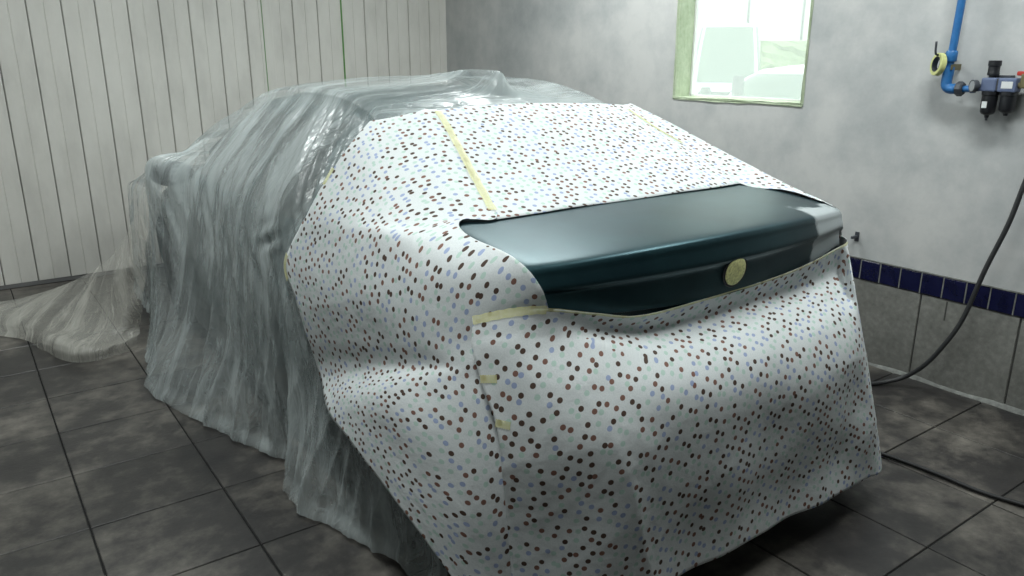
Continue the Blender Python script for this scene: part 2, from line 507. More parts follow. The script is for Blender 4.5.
class Sheet:
    def __init__(self, net, sr, sc, outward, disp=None):
        net = np.asarray(net, float); nr, nc = net.shape[:2]
        tr = np.linspace(0, nr - 1, (nr - 1) * sr + 1); tc = np.linspace(0, nc - 1, (nc - 1) * sc + 1)
        P = cr(net, tr); P = np.swapaxes(cr(np.swapaxes(P, 0, 1), tc), 0, 1)
        self.sr, self.sc, self.tr, self.tc = sr, sc, tr, tc
        self.P = P; self.out = np.asarray(outward, float)
        self.UV = self.flatten(P)
        if disp is not None:
            n = self.normals(); self.P = P + n * disp(self)[..., None]
    def normals(self):
        du = np.gradient(self.P, axis=1); dv = np.gradient(self.P, axis=0)
        n = np.cross(du, dv); n /= np.linalg.norm(n, axis=2)[..., None] + 1e-9
        ref = self.P - self.out
        if (n * ref).sum() < 0: n = -n
        return n
    def flatten(self, P):
        M_, N_ = P.shape[:2]
        sx = max(1, M_ // 44); sy = max(1, N_ // 44)
        ir = np.unique(np.r_[np.arange(0, M_, sx), M_ - 1]); ic = np.unique(np.r_[np.arange(0, N_, sy), N_ - 1])
        Q = P[np.ix_(ir, ic)]
        du = np.linalg.norm(np.diff(Q, axis=1), axis=2); dv = np.linalg.norm(np.diff(Q, axis=0), axis=2)
        U = np.concatenate([np.zeros((Q.shape[0], 1)), np.cumsum(du, 1)], 1); V = np.concatenate([np.zeros((1, Q.shape[1])), np.cumsum(dv, 0)], 0)
        mid = Q.shape[1] // 2; U -= U[:, mid:mid + 1]
        X = np.stack([U, V], 2)
        sl = np.s_
        E = [(sl[:, :-1], sl[:, 1:]), (sl[:-1, :], sl[1:, :]), (sl[:-1, :-1], sl[1:, 1:]), (sl[:-1, 1:], sl[1:, :-1])]
        L = [np.linalg.norm(Q[a] - Q[b_], axis=2) for a, b_ in E]
        for it in range(500):
            G = np.zeros_like(X)
            for (a, b_), l in zip(E, L):
                d = X[b_] - X[a]; n = np.linalg.norm(d, axis=2) + 1e-9
                f = ((n - l) / n)[..., None] * d
                G[a] += f; G[b_] -= f
            X = X + .11 * G
        # back to the fine grid
        fr = np.interp(np.arange(M_), ir, np.arange(len(ir))); fc = np.interp(np.arange(N_), ic, np.arange(len(ic)))
        i = np.clip(fr.astype(int), 0, len(ir) - 2); j = np.clip(fc.astype(int), 0, len(ic) - 2)
        a = (fr - i)[:, None, None]; b_ = (fc - j)[None, :, None]
        g = lambda p, q: X[np.ix_(p, q)]
        return (g(i, j) * (1 - a) * (1 - b_) + g(i + 1, j) * a * (1 - b_) + g(i, j + 1) * (1 - a) * b_ + g(i + 1, j + 1) * a * b_)
    def build(self, name, mat, parent=None, rot=0.0, thick=0.0, cut=None):
        M_, N_ = self.P.shape[:2]
        idx = np.arange(M_ * N_).reshape(M_, N_)
        f = np.stack([idx[:-1, :-1], idx[:-1, 1:], idx[1:, 1:], idx[1:, :-1]], 2).reshape(-1, 4)
        if cut is not None:
            c = cut(self); k = (c[:-1, :-1] & c[:-1, 1:] & c[1:, 1:] & c[1:, :-1]).reshape(-1); f = f[~k]
        me = bpy.data.meshes.new(name)
        V = self.P.reshape(-1, 3)
        n = self.normals().reshape(-1, 3)
        a, b_, c, d = (V[f[:, i]] for i in range(4))
        if (np.cross(c - a, d - b_) * n[f[:, 0]]).sum() < 0: f = f[:, ::-1]
        me.from_pydata(V.tolist(), [], f.tolist())
        uvl = me.uv_layers.new(name='UVMap')
        uv = self.UV.reshape(-1, 2)
        co, si = math.cos(rot), math.sin(rot)
        uv = np.stack([uv[:, 0] * co - uv[:, 1] * si, uv[:, 0] * si + uv[:, 1] * co], 1) + 5.0
        li = np.empty(len(me.loops), int); me.loops.foreach_get('vertex_index', li)
        uvl.data.foreach_set('uv', uv[li].astype('f').reshape(-1))
        me.polygons.foreach_set('use_smooth', [True] * len(me.polygons))
        me.materials.append(mat)
        o = bpy.data.objects.new(name, me); col.objects.link(o)
        if parent: o.parent = parent
        if thick:
            md = o.modifiers.new('thickness', 'SOLIDIFY'); md.thickness = thick; md.offset = 0
        return o
    def at(self, r, c):
        """point and normal at control-row r, control-column c"""
        fr, fc = r * self.sr, c * self.sc
        n = self.normals() if not hasattr(self, '_n') else self._n
        self._n = n
        i = int(min(max(math.floor(fr), 0), self.P.shape[0] - 2)); j = int(min(max(math.floor(fc), 0), self.P.shape[1] - 2))
        a, b_ = fr - i, fc - j
        def L(A): return A[i, j] * (1 - a) * (1 - b_) + A[i + 1, j] * a * (1 - b_) + A[i, j + 1] * (1 - a) * b_ + A[i + 1, j + 1] * a * b_
        return L(self.P), L(n)

def tape(name, sheet, path, width, parent, lift=.0022, seg=24):
    """strip of tape lying on a sheet along a path of (row, column)"""
    pa = np.asarray(path, float); t = np.linspace(0, len(pa) - 1, seg + 1)
    q = np.stack([np.interp(t, np.arange(len(pa)), pa[:, k]) for k in (0, 1)], 1)
    Pn = [sheet.at(*x) for x in q]
    P = np.array([p for p, _ in Pn]); n = np.array([m_ for _, m_ in Pn])
    T = np.gradient(P, axis=0); S = np.cross(T, n); S /= np.linalg.norm(S, axis=1)[:, None]
    P = P + n * lift
    w = width / 2 * (1 + .08 * np.sin(np.arange(seg + 1) * 1.7))[:, None]
    vs = np.concatenate([P - S * w, P, P + S * w]); m_ = seg + 1
    fs = [(r * m_ + i, r * m_ + i + 1, (r + 1) * m_ + i + 1, (r + 1) * m_ + i) for r in range(2) for i in range(seg)]
    return mesh_obj(name, vs, fs, M['tape'], parent, smooth=True)

def sstep(x, a, b_):
    t = np.clip((x - a) / (b_ - a), 0, 1); return t * t * (3 - 2 * t)

CX = 1.78

# ================================================================== the car
car = tag(empty('sedan', (CX, 3.5, 0)), 'dark teal sedan, shrouded for spraying with only its boot lid bare', 'car')

def slices(zs, hw, yr, yf, n, yc, cx, seg=96, sub=4, sink=0.0):
    t = np.linspace(0, len(zs) - 1, (len(zs) - 1) * sub + 1)
    I = lambda a: np.interp(t, np.arange(len(zs)), a)
    Z, W, YR, YF, NN = I(zs), I(hw), I(yr), I(yf), I(n)
    a = np.linspace(0, 2 * np.pi, seg, endpoint=False)
    ca, sa = np.cos(a), np.sin(a)
    e = (2 / NN)[:, None]
    X = cx + W[:, None] * np.sign(ca) * np.abs(ca) ** e
    Y = yc + np.where(sa > 0, (YF - yc)[:, None], (yc - YR)[:, None]) * np.sign(sa) * np.abs(sa) ** e
    return np.stack([X, Y, np.repeat(Z[:, None], seg, 1)], 2) - np.array([0, 0, sink])

def loft(name, G, mat, parent, cap=True):
    r, s = G.shape[:2]
    fs = [(i * s + k, i * s + (k + 1) % s, (i + 1) * s + (k + 1) % s, (i + 1) * s + k) for i in range(r - 1) for k in range(s)]
    if cap: fs += [tuple(range(s))[::-1], tuple((r - 1) * s + k for k in range(s))]
    o = mesh_obj(name, G.reshape(-1, 3), fs, mat, None, smooth=True)
    o.data.set_sharp_from_angle(angle=R(45))
    return keep(o, parent) if parent else o

zs = [.17, .3, .4, .6, .72, .80, .9, 1.0, 1.06, 1.09, 1.12, 1.25, 1.38, 1.44]
hw = [.83, .85, .87, .88, .88, .875, .86, .83, .80, .775, .755, .67, .56, .38]
yr = [1.34, 1.31, 1.30, 1.30, 1.34, 1.44, 1.47, 1.48, 1.50, 1.88, 1.98, 2.27, 2.58, 2.85]
yf = [5.68, 5.76, 5.80, 5.79, 5.70, 5.55, 5.25, 4.80, 4.60, 4.52, 4.46, 4.22, 3.92, 3.6]
nn = [5, 5, 5, 5, 4.5, 3.8, 3.5, 3.4, 3.4, 4, 5, 5, 5, 4]
G = slices(zs, hw, yr, yf, nn, 3.2, CX, seg=160, sub=5, sink=.035)
for yw in (2.12, 4.78):                                     # wheel arches pressed into the flanks
    d = np.hypot(G[..., 1] - yw, G[..., 2] - .30)
    k = (d < .345) & (np.abs(G[..., 0] - CX) > .6)
    G[..., 0] = np.where(k, CX + np.sign(G[..., 0] - CX) * .62, G[..., 0])
loft('body', G, M['body_paint'], car)
# side windows follow the same skin, a few millimetres proud
def side_pane(name, y0, y1, zlo, zhi, side, slope0, slope1):
    vs, fs = [], []
    nu, nv = 14, 8
    for i in range(nv + 1):
        z = zlo + (zhi - zlo) * i / nv; f = i / nv
        w = np.interp(z + .035, zs, hw); n_ = np.interp(z + .035, zs, nn); r_ = np.interp(z + .035, zs, yr); f_ = np.interp(z + .035, zs, yf)
        a, b_ = y0 + slope0 * f, y1 - slope1 * f
        for j in range(nu + 1):
            y = a + (b_ - a) * j / nu
            dy = (3.2 - y) / (3.2 - r_) if y < 3.2 else (y - 3.2) / (f_ - 3.2)
            dy = min(dy, .985)
            vs.append((CX + side * (w * (1 - dy ** n_) ** (1 / n_) + .004), y, z))
    for i in range(nv):
        for j in range(nu):
            q = i * (nu + 1) + j; fs.append((q, q + 1, q + nu + 2, q + nu + 1))
    keep(mesh_obj(name, vs, fs, M['car_glass'], None, smooth=True), car)
for s_ in (-1, 1):
    side_pane('side_window', 2.62, 3.20, .99, 1.31, s_, .10, .0)
    side_pane('side_window', 3.26, 4.12, .99, 1.31, s_, .0, .22)
for s_ in (-1, 1):
    for yw in (2.12, 4.78):
        w_ = lathe('wheel', [(.0, -.02), (.20, -.02), (.27, -.015), (.305, .01), (.31, .04), (.31, .16), (.305, .19), (.27, .205), (.205, .20), (.195, .185), (.0, .185)],
                   (CX + s_ * .625, yw, .312), (s_, 0, 0), M['tyre'], None, 40)
        keep(w_, car)
        rim = bmesh.new()
        bmesh.ops.create_cone(rim, cap_ends=True, segments=32, radius1=.06, radius2=.045, depth=.03)
        for kk in range(5):
            t0 = 2 * math.pi * kk / 5
            r_ = bmesh.ops.create_cube(rim, size=1)
            for v in r_['verts']:
                p_ = Vector(((v.co.x + .5) * .18 + .02, v.co.y * (.045 - .01 * v.co.x), v.co.z * .02))
                v.co = Vector((p_.x * math.cos(t0) - p_.y * math.sin(t0), p_.x * math.sin(t0) + p_.y * math.cos(t0), p_.z))
        ro = bm_obj('rim', rim, M['rim'])
        ro.rotation_euler = (0, R(90), 0); ro.location = (CX + s_ * (.625 + .175), yw, .312)
        ro.parent = w_; 
        bpy.context.view_layer.update()
        ro.matrix_parent_inverse = w_.matrix_world.inverted()
for s_ in (-1, 1):
    mm = bmesh.new(); bmesh.ops.create_uvsphere(mm, u_segments=20, v_segments=12, radius=1)
    for v in mm.verts:
        x_, y_, z_ = v.co
        v.co = Vector((x_ * .105, y_ * (.055 if y_ > 0 else .025), z_ * .062))
    mo = bm_obj('door_mirror', mm, M['black_plastic'], smooth=True); mo.location = (CX + s_ * .905, 4.15, .985); keep(mo, car)
    keep(box('mirror_foot', (CX + s_ * .83 - .03, 4.13, .95), (CX + s_ * .83 + .03, 4.18, .985), M['black_plastic'], None, .006), car)

# bare boot lid
LC, LH = 1.762, .685
cols_s = [-1, -.97, -.8, -.55, -.28, 0, .28, .55, .8, .97, 1]
def lid_row(y0, yk, z0, zk, tilt=0.0):
    out = []
    for s_ in cols_s:
        e_ = .025 if s_ == -1 else .010 if s_ == 1 else 0
        out.append((LC + LH * s_, y0 + yk * s_ * s_, z0 + zk * s_ * s_ + tilt * s_ - e_))
    return out
lid_net = [lid_row(1.97, 0, 1.094, -.004), lid_row(1.92, 0, 1.098, -.005), lid_row(1.85, 0, 1.0985, -.008), lid_row(1.70, 0, 1.095, -.020), lid_row(1.55, .01, 1.087, -.028),
           lid_row(1.45, .06, 1.079, -.028), lid_row(1.396, .095, 1.071, -.027), lid_row(1.382, .10, 1.059, -.026), lid_row(1.379, .10, 1.039, -.02), lid_row(1.372, .10, 1.003, -.008),
           lid_row(1.376, .10, .989, -.006), lid_row(1.384, .10, .972, 0), lid_row(1.394, .085, .897, .035), lid_row(1.402, .085, .885, .035), lid_row(1.45, .06, .882, .035)]
lid = Sheet(lid_net, 6, 8, (CX, 2.2, .5))
lid_o = keep(lid.build('boot_lid', M['lid_paint'], None), car)
lid_o['label'] = 'bare dark teal boot lid with a grey primer patch at its right end'
# emblem recess covered with tape
e0 = Vector((1.774, 1.3835, .957))
ax = Vector((0, -1, -.13)).normalized()
ring = lathe('emblem_recess', [(.0, .0), (.050, .0), (.050, .005), (.0485, .007), (.044, .007), (.043, .004), (.0, .003)], e0 - ax * .004, ax, M['black_plastic'], None, 40)
keep(ring, lid_o)
disc = lathe('emblem_tape', [(.0, .0), (.0425, .0), (.0425, .0045), (.039, .0065), (.015, .0075), (.0, .0075)], e0 - ax * .001, ax, M['emblem_tape'], None, 40)
keep(disc, lid_o); disc['label'] = 'round pale yellow tape over the emblem'

# ================================================================== plastic film over the car
#        y    zc    rail x,z      belt x,z      shoulder  mid   low   hem
FT = [(1.72, 1.05, 1.24, 1.03, 1.08, .98, 1.00, .985, .965, .955),
      (1.95, 1.06, 1.20, 1.05, 1.02, 1.00, .915, .905, .90, .905),
      (2.20, 1.195, 1.14, 1.15, .985, 1.02, .905, .888, .85, .835),
      (2.34, 1.27, 1.18, 1.24, .965, 1.02, .898, .880, .805, .782),
      (2.45, 1.335, 1.215, 1.305, .952, 1.02, .890, .872, .795, .772),
      (2.60, 1.40, 1.235, 1.36, .94, 1.02, .878, .850, .80, .785),
      (2.72, 1.43, 1.24, 1.385, .93, 1.01, .874, .862, .865, .868),
      (2.90, 1.452, 1.24, 1.405, .92, 1.0, .868, .845, .815, .80),
      (3.25, 1.462, 1.24, 1.41, .912, 1.0, .862, .815, .725, .695),
      (3.60, 1.448, 1.235, 1.39, .905, 1.0, .855, .775, .645, .600),
      (3.85, 1.405, 1.22, 1.345, .895, 1.00, .835, .745, .60, .560),
      (4.02, 1.35, 1.165, 1.265, .835, 1.015, .80, .73, .64, .605),
      (4.15, 1.285, 1.10, 1.205, .765, 1.045, .755, .725, .66, .63),
      (4.30, 1.20, 1.04, 1.12, .79, .98, .77, .735, .68, .645),
      (4.60, 1.03, 1.0, 1.01, .92, .93, .85, .79, .75, .74),
      (5.00, .965, 1.05, .95, .95, .885, .87, .84, .82, .81),
      (5.50, .89, 1.12, .875, 1.0, .83, .90, .86, .84, .83),
      (5.80, .74, 1.20, .73, 1.05, .68, .93, .90, .88, .87)]
yy = np.array([r[0] for r in FT])
def rowpts(fx_, fz):
    return [(fx_(r), r[0], fz(r)) for r in FT]
def glass(r):
    sag = float(np.exp(-((r[0] - 4.12) / .13) ** 2))
    return (r[2] * .45 + r[4] * .55 - .012 * (1 - sag) + .02 * sag, r[3] * .45 + r[5] * .55 + .010 * (1 - sag) - .030 * sag)
mir = lambda x: 2 * CX - x
film_net = [
    rowpts(lambda r: mir(.90), lambda r: .05), rowpts(lambda r: mir(.885), lambda r: .45), rowpts(lambda r: mir(max(r[4], .90)), lambda r: min(r[5], 1.0)),
    rowpts(lambda r: mir(r[2]), lambda r: r[3]), rowpts(lambda r: mir(r[2] + .30), lambda r: r[1] - .008),
    rowpts(lambda r: CX, lambda r: r[1]), rowpts(lambda r: r[2] + .30, lambda r: r[1] - .008),
    rowpts(lambda r: r[2] + .055, lambda r: r[3] + .4 * (r[1] - r[3])), rowpts(lambda r: r[2], lambda r: r[3]), rowpts(lambda r: r[2] - .030, lambda r: r[3] - .042), rowpts(lambda r: glass(r)[0], lambda r: glass(r)[1]), rowpts(lambda r: r[4], lambda r: r[5]), rowpts(lambda r: r[6], lambda r: .72),
    rowpts(lambda r: r[7], lambda r: .38), rowpts(lambda r: r[8], lambda r: .12), rowpts(lambda r: r[9], lambda r: .014)]

def film_disp(S):
    P = S.P; x, y, z = P[..., 0], P[..., 1], P[..., 2]
    t = np.repeat(S.tr[:, None], P.shape[1], 1)
    fall = sstep(t, 11.2, 15); side = sstep(t, 10.6, 11.6)
    g = np.random.RandomState(11)
    f = np.zeros_like(x)
    for lam, a in ((.13, .35), (.21, .7), (.34, 1.0), (.55, 1.0)):
        p = g.uniform(0, 6.28)
        w = np.sin(2 * np.pi * (y + .06 * np.sin(1.7 * z + p) + .06 * smooth_noise(y * .8, z * .6, int(lam * 1000), .7, 4)) / lam + p)
        f += a * (1 - 2 * np.sqrt(np.abs(w) + .02))                   # sharp ridges, broad hollows
    calm = 1 - .55 * sstep(t, 14.2, 15)
    d = f * (.003 * side + .012 * fall) * calm
    # stretched diagonal wrinkles on the glasshouse
    q = y - .75 * (z - 1.0)
    win = sstep(t, 8.9, 9.6) * (1 - sstep(t, 11.6, 13.0))
    d += win * .0030 * (np.sin(2 * np.pi * q / .16 + 2 * smooth_noise(y, z, 3, .7, 4)) + .5 * np.sin(2 * np.pi * q / .09 + 2.2 * smooth_noise(y, z, 4, .5, 4)))
    gath = win * np.exp(-((q - 2.50) / .20) ** 2)
    d += gath * .009 * np.sin(2 * np.pi * q / .07 + smooth_noise(y, z, 6, .5, 4))
    # knot of creases low on the rear door
    d += .010 * np.exp(-((y - 2.80) / .12) ** 2 - ((z - .90) / .05) ** 2) * np.sin(2 * np.pi * (.5 * y + 1.2 * z) / .10)
    roof = sstep(t, 2.6, 3.2) * (1 - sstep(t, 6.2, 7.2))
    d += roof * (.012 * creases(x, y * .6, 21, .45, 6, 4) + .004 * creases(x * .7, y, 22, .17, 6, 3) - .003)
    # tent over the roof aerial
    fin = np.exp(-np.abs(x - 1.80) / .05) * np.where(y > 2.62, np.clip(1 - (y - 2.62) / .65, 0, 1) ** 1.3, np.clip(1 - (2.62 - y) / .04, 0, 1))
    d += roof * .095 * fin
    under = (1 - sstep(y, 2.38, 2.58)) * sstep(z, .42, .55)
    d = d * (1 - .93 * under) - .006 * under
    return d
film = Sheet(film_net, 16, 26, (CX, 3.4, .5), film_disp)
film.P[..., 2] = np.maximum(film.P[..., 2], .006)
# along the car / down the drape as UV, so streaks run down the film
film.UV = np.stack([film.P[..., 1], np.concatenate([np.zeros((1, film.P.shape[1])), np.cumsum(np.linalg.norm(np.diff(film.P, axis=0), axis=2), 0)], 0)], 2)
shroud = tag(empty('plastic_sheet', (CX, 3.4, 0)), 'translucent plastic film draped over roof and flank of the car', 'plastic sheet')
keep(film.build('drape', M['film']), shroud)

T = [[[0.806, 4.27, 0.985], [0.75, 4.7, 0.66], [0.679, 5.1, 0.399], [0.5, 5.5, 0.178], [0.198, 5.75, 0.049], [-0.126, 5.85, 0.03]],
     [[0.765, 4.33, 0.7], [0.659, 4.65, 0.42], [0.53, 5.0, 0.211], [0.332, 5.2, 0.121], [0.072, 5.4, 0.073], [-0.174, 5.5, 0.069]],
     [[0.714, 4.38, 0.396], [0.588, 4.62, 0.196], [0.425, 4.8, 0.096], [0.225, 5.0, 0.08], [0.023, 5.292, 0.05], [-0.203, 5.388, 0.05]],
     [[0.691, 4.50, 0.12], [0.516, 4.476, 0.10], [0.341, 4.526, 0.10], [0.188, 4.963, 0.06], [-0.002, 5.25, 0.035], [-0.221, 5.364, 0.035]],
     [[0.657, 4.442, 0.085], [0.482, 4.376, 0.075], [0.31, 4.463, 0.07], [0.165, 4.965, 0.04], [-0.015, 5.23, 0.025], [-0.232, 5.343, 0.02]],
     [[0.652, 4.45, 0.014], [0.477, 4.372, 0.014], [0.296, 4.462, 0.014], [0.152, 4.955, 0.014], [-0.023, 5.18, 0.014], [-0.233, 5.31, 0.014]]]
def trail_disp(S):
    u, v = S.UV[..., 0], S.UV[..., 1]
    m_ = np.repeat(sstep(S.tr, .2, 2.0)[:, None], u.shape[1], 1)
    return m_ * (.008 * smooth_noise(u, v, 31, .30, 8) + .030 * creases(u, v * .5, 32, .34, 6, 3) - .006)
tr_s = Sheet(T, 16, 22, (1.2, 5.5, -.6), trail_disp)
tr_s.UV = tr_s.UV * .9
tr_s.P[..., 2] = np.maximum(tr_s.P[..., 2], .006)
to = keep(tr_s.build('trailing_end', M['film_loose']), shroud)
to['label'] = 'loose end of the film spread over the floor'

# ================================================================== dotted masking paper
def paper_disp(seed, a1=.004, a2=.006, lam=.35):
    def f(S):
        u, v = S.UV[..., 0], S.UV[..., 1]
        return a1 * smooth_noise(u, v, seed, lam, 8) * .6 + a2 * creases(u, v, seed + 1, lam * 1.1, 5, 5)
    return f
NETS = {'A': [[[1.434, 2.479, 1.363], [1.587, 2.492, 1.369], [1.75, 2.5, 1.372], [1.916, 2.497, 1.371], [2.087, 2.486, 1.366], [2.228, 2.481, 1.359], [2.332, 2.47, 1.35]],
    [[1.379, 2.262, 1.272], [1.537, 2.275, 1.278], [1.714, 2.29, 1.285], [1.9, 2.301, 1.289], [2.084, 2.298, 1.287], [2.239, 2.274, 1.273], [2.357, 2.297, 1.27]],
    [[1.318, 2.048, 1.176], [1.488, 2.069, 1.188], [1.667, 2.085, 1.195], [1.872, 2.095, 1.2], [2.085, 2.102, 1.202], [2.282, 2.094, 1.193], [2.399, 2.14, 1.196]],
    [[1.247, 1.823, 1.098], [1.419, 1.818, 1.1], [1.6, 1.822, 1.101], [1.793, 1.82, 1.1], [2.011, 1.826, 1.101], [2.194, 1.829, 1.1], [2.352, 1.845, 1.098]]],
    'B': [[[1.175, 2.481, 1.336], [1.229, 2.468, 1.345], [1.291, 2.467, 1.352], [1.358, 2.475, 1.359], [1.434, 2.479, 1.363]],
    [[1.058, 2.427, 1.251], [1.108, 2.349, 1.265], [1.184, 2.299, 1.271], [1.279, 2.27, 1.271], [1.379, 2.262, 1.272]],
    [[0.979, 2.43, 1.152], [1.012, 2.267, 1.17], [1.074, 2.148, 1.176], [1.165, 2.075, 1.174], [1.312, 2.038, 1.172]],
    [[0.931, 2.435, 1.08], [0.958, 2.231, 1.105], [1.009, 2.06, 1.114], [1.085, 1.956, 1.113], [1.252, 1.83, 1.102]],
    [[0.914, 2.45, 1.043], [0.933, 2.209, 1.074], [0.979, 2.015, 1.089], [1.047, 1.901, 1.091], [1.143, 1.841, 1.106]],
    [[0.895, 2.483, 0.993], [0.913, 2.213, 1.032], [0.941, 1.959, 1.063], [0.994, 1.823, 1.075], [1.087, 1.742, 1.092]],
    [[0.872, 2.575, 0.855], [0.885, 2.204, 0.928], [0.914, 1.914, 0.978], [0.972, 1.682, 1.015], [1.082, 1.505, 1.073]],
    [[0.867, 2.471, 0.749], [0.875, 2.12, 0.832], [0.905, 1.845, 0.893], [0.967, 1.628, 0.933], [1.102, 1.425, 1.012]],
    [[0.876, 2.418, 0.633], [0.886, 2.05, 0.735], [0.914, 1.78, 0.805], [0.971, 1.589, 0.849], [1.148, 1.437, 0.905]],
    [[0.887, 2.362, 0.511], [0.896, 2.013, 0.649], [0.923, 1.746, 0.745], [0.976, 1.55, 0.808], [1.166, 1.426, 0.837]],
    [[0.833, 2.172, 0.47], [0.848, 1.847, 0.645], [0.899, 1.665, 0.733], [0.978, 1.532, 0.776], [1.163, 1.401, 0.778]],
    [[0.817, 1.959, 0.457], [0.838, 1.712, 0.607], [0.898, 1.573, 0.683], [0.989, 1.481, 0.713], [1.149, 1.361, 0.701]],
    [[0.819, 1.753, 0.408], [0.848, 1.6, 0.507], [0.91, 1.5, 0.57], [1.0, 1.432, 0.592], [1.152, 1.329, 0.589]],
    [[0.839, 1.596, 0.343], [0.878, 1.503, 0.408], [0.935, 1.45, 0.443], [1.025, 1.402, 0.455], [1.171, 1.319, 0.444]],
    [[0.885, 1.493, 0.231], [0.923, 1.46, 0.246], [0.98, 1.427, 0.254], [1.063, 1.386, 0.255], [1.204, 1.32, 0.25]],
    [[0.939, 1.453, 0.119], [0.972, 1.427, 0.127], [1.025, 1.409, 0.12], [1.103, 1.379, 0.115], [1.233, 1.323, 0.124]]],
    'C': [[[0.982, 1.543, 0.921], [1.039, 1.466, 0.95], [1.111, 1.415, 0.96], [1.257, 1.4, 0.925], [1.409, 1.392, 0.892], [1.646, 1.395, 0.89], [1.89, 1.397, 0.895], [2.128, 1.4, 0.913], [2.335, 1.424, 0.934], [2.411, 1.43, 0.946], [2.511, 1.53, 0.941], [2.601, 1.77, 0.916]],
    [[0.971, 1.532, 0.887], [1.033, 1.448, 0.907], [1.136, 1.411, 0.907], [1.309, 1.417, 0.864], [1.481, 1.423, 0.829], [1.726, 1.421, 0.819], [1.967, 1.423, 0.824], [2.209, 1.427, 0.833], [2.397, 1.435, 0.856], [2.377, 1.39, 0.89], [2.477, 1.49, 0.885], [2.567, 1.73, 0.86]],
    [[0.962, 1.518, 0.854], [1.025, 1.425, 0.869], [1.145, 1.393, 0.863], [1.285, 1.362, 0.831], [1.423, 1.333, 0.8], [1.637, 1.319, 0.78], [1.877, 1.328, 0.781], [2.132, 1.355, 0.791], [2.372, 1.398, 0.805], [2.35, 1.355, 0.833], [2.45, 1.455, 0.828], [2.54, 1.695, 0.803]],
    [[0.96, 1.473, 0.777], [1.023, 1.381, 0.781], [1.135, 1.327, 0.772], [1.254, 1.288, 0.755], [1.388, 1.259, 0.736], [1.601, 1.255, 0.718], [1.824, 1.26, 0.72], [2.06, 1.278, 0.732], [2.264, 1.307, 0.738], [2.34, 1.31, 0.729], [2.44, 1.41, 0.724], [2.53, 1.65, 0.699]],
    [[0.97, 1.419, 0.675], [1.039, 1.34, 0.661], [1.138, 1.278, 0.652], [1.254, 1.245, 0.641], [1.396, 1.231, 0.627], [1.601, 1.225, 0.617], [1.82, 1.225, 0.612], [2.043, 1.232, 0.617], [2.222, 1.247, 0.622], [2.359, 1.28, 0.586], [2.459, 1.38, 0.581], [2.549, 1.62, 0.556]],
    [[0.976, 1.403, 0.515], [1.053, 1.324, 0.499], [1.16, 1.266, 0.49], [1.283, 1.237, 0.483], [1.426, 1.225, 0.481], [1.644, 1.224, 0.47], [1.873, 1.225, 0.462], [2.102, 1.229, 0.461], [2.307, 1.25, 0.441], [2.421, 1.27, 0.406], [2.521, 1.37, 0.401], [2.611, 1.61, 0.376]],
    [[0.998, 1.408, 0.3], [1.079, 1.327, 0.299], [1.192, 1.271, 0.3], [1.326, 1.245, 0.296], [1.469, 1.236, 0.306], [1.699, 1.237, 0.297], [1.938, 1.238, 0.293], [2.179, 1.249, 0.28], [2.34, 1.235, 0.29], [2.473, 1.26, 0.246], [2.573, 1.36, 0.241], [2.663, 1.6, 0.216]],
    [[1.012, 1.4, 0.049], [1.096, 1.31, 0.083], [1.211, 1.26, 0.137], [1.351, 1.245, 0.146], [1.504, 1.24, 0.15], [1.724, 1.235, 0.153], [1.968, 1.235, 0.153], [2.196, 1.235, 0.147], [2.387, 1.235, 0.141], [2.504, 1.25, 0.13], [2.604, 1.35, 0.125], [2.694, 1.59, 0.1]]],
    'D': [[[2.332, 2.47, 1.35], [2.386, 2.493, 1.351], [2.44, 2.516, 1.344], [2.506, 2.526, 1.264], [2.595, 2.536, 1.144], [2.675, 2.546, 0.984]],
    [[2.357, 2.297, 1.27], [2.424, 2.313, 1.276], [2.49, 2.329, 1.273], [2.542, 2.339, 1.193], [2.637, 2.349, 1.073], [2.687, 2.359, 0.913]],
    [[2.399, 2.14, 1.196], [2.465, 2.159, 1.207], [2.53, 2.178, 1.209], [2.571, 2.188, 1.129], [2.662, 2.198, 1.009], [2.692, 2.208, 0.849]],
    [[2.352, 1.845, 1.098], [2.441, 1.859, 1.111], [2.53, 1.872, 1.117], [2.624, 1.882, 1.037], [2.659, 1.892, 0.917], [2.678, 1.902, 0.757]],
    [[2.425, 1.7, 1.086], [2.467, 1.699, 1.083], [2.51, 1.698, 1.073], [2.605, 1.708, 0.993], [2.632, 1.718, 0.873], [2.653, 1.728, 0.713]],
    [[2.428, 1.57, 1.068], [2.459, 1.581, 1.063], [2.49, 1.591, 1.05], [2.567, 1.601, 0.97], [2.601, 1.611, 0.85], [2.627, 1.621, 0.69]],
    [[2.43, 1.5, 1.052], [2.447, 1.505, 1.047], [2.465, 1.51, 1.034], [2.517, 1.52, 0.954], [2.565, 1.53, 0.834], [2.597, 1.54, 0.674]]]}
A = Sheet(NETS['A'], 18, 14, (CX, 2.6, .5), paper_disp(41, .0015, .003))
B = Sheet(NETS['B'], 12, 20, (CX + .2, 2.4, .4), paper_disp(44, .003, .006, .3))
def c_disp(S):
    u, v = S.UV[..., 0], S.UV[..., 1]; z = S.P[..., 2]; x = S.P[..., 0]
    low = sstep(.75 - z, 0, .55)
    d = .003 * smooth_noise(u, v, 47, .35, 8) + .007 * creases(u, v, 48, .42, 5, 4)
    d += low * (.5 + .5 * sstep(z, .1, .3)) * (.008 * np.sin(2 * np.pi * (x + .25 * z) / .42 + .6) + .004 * np.sin(2 * np.pi * (x - .2 * z) / .23 + 2))
    # long diagonal fold hanging from the left end of the bumper
    q = (x - 1.17) - .32 * (.75 - z)
    d += .012 * np.exp(-np.abs(q) / .05) * sstep(.78 - z, 0, .3)
    return d * sstep(.93 - z, 0.0, .12)
Cs = Sheet(NETS['C'], 16, 14, (CX, 2.2, .4), c_disp)
D = Sheet(NETS['D'], 8, 10, (CX, 2.2, .4), paper_disp(50, .001, .003))

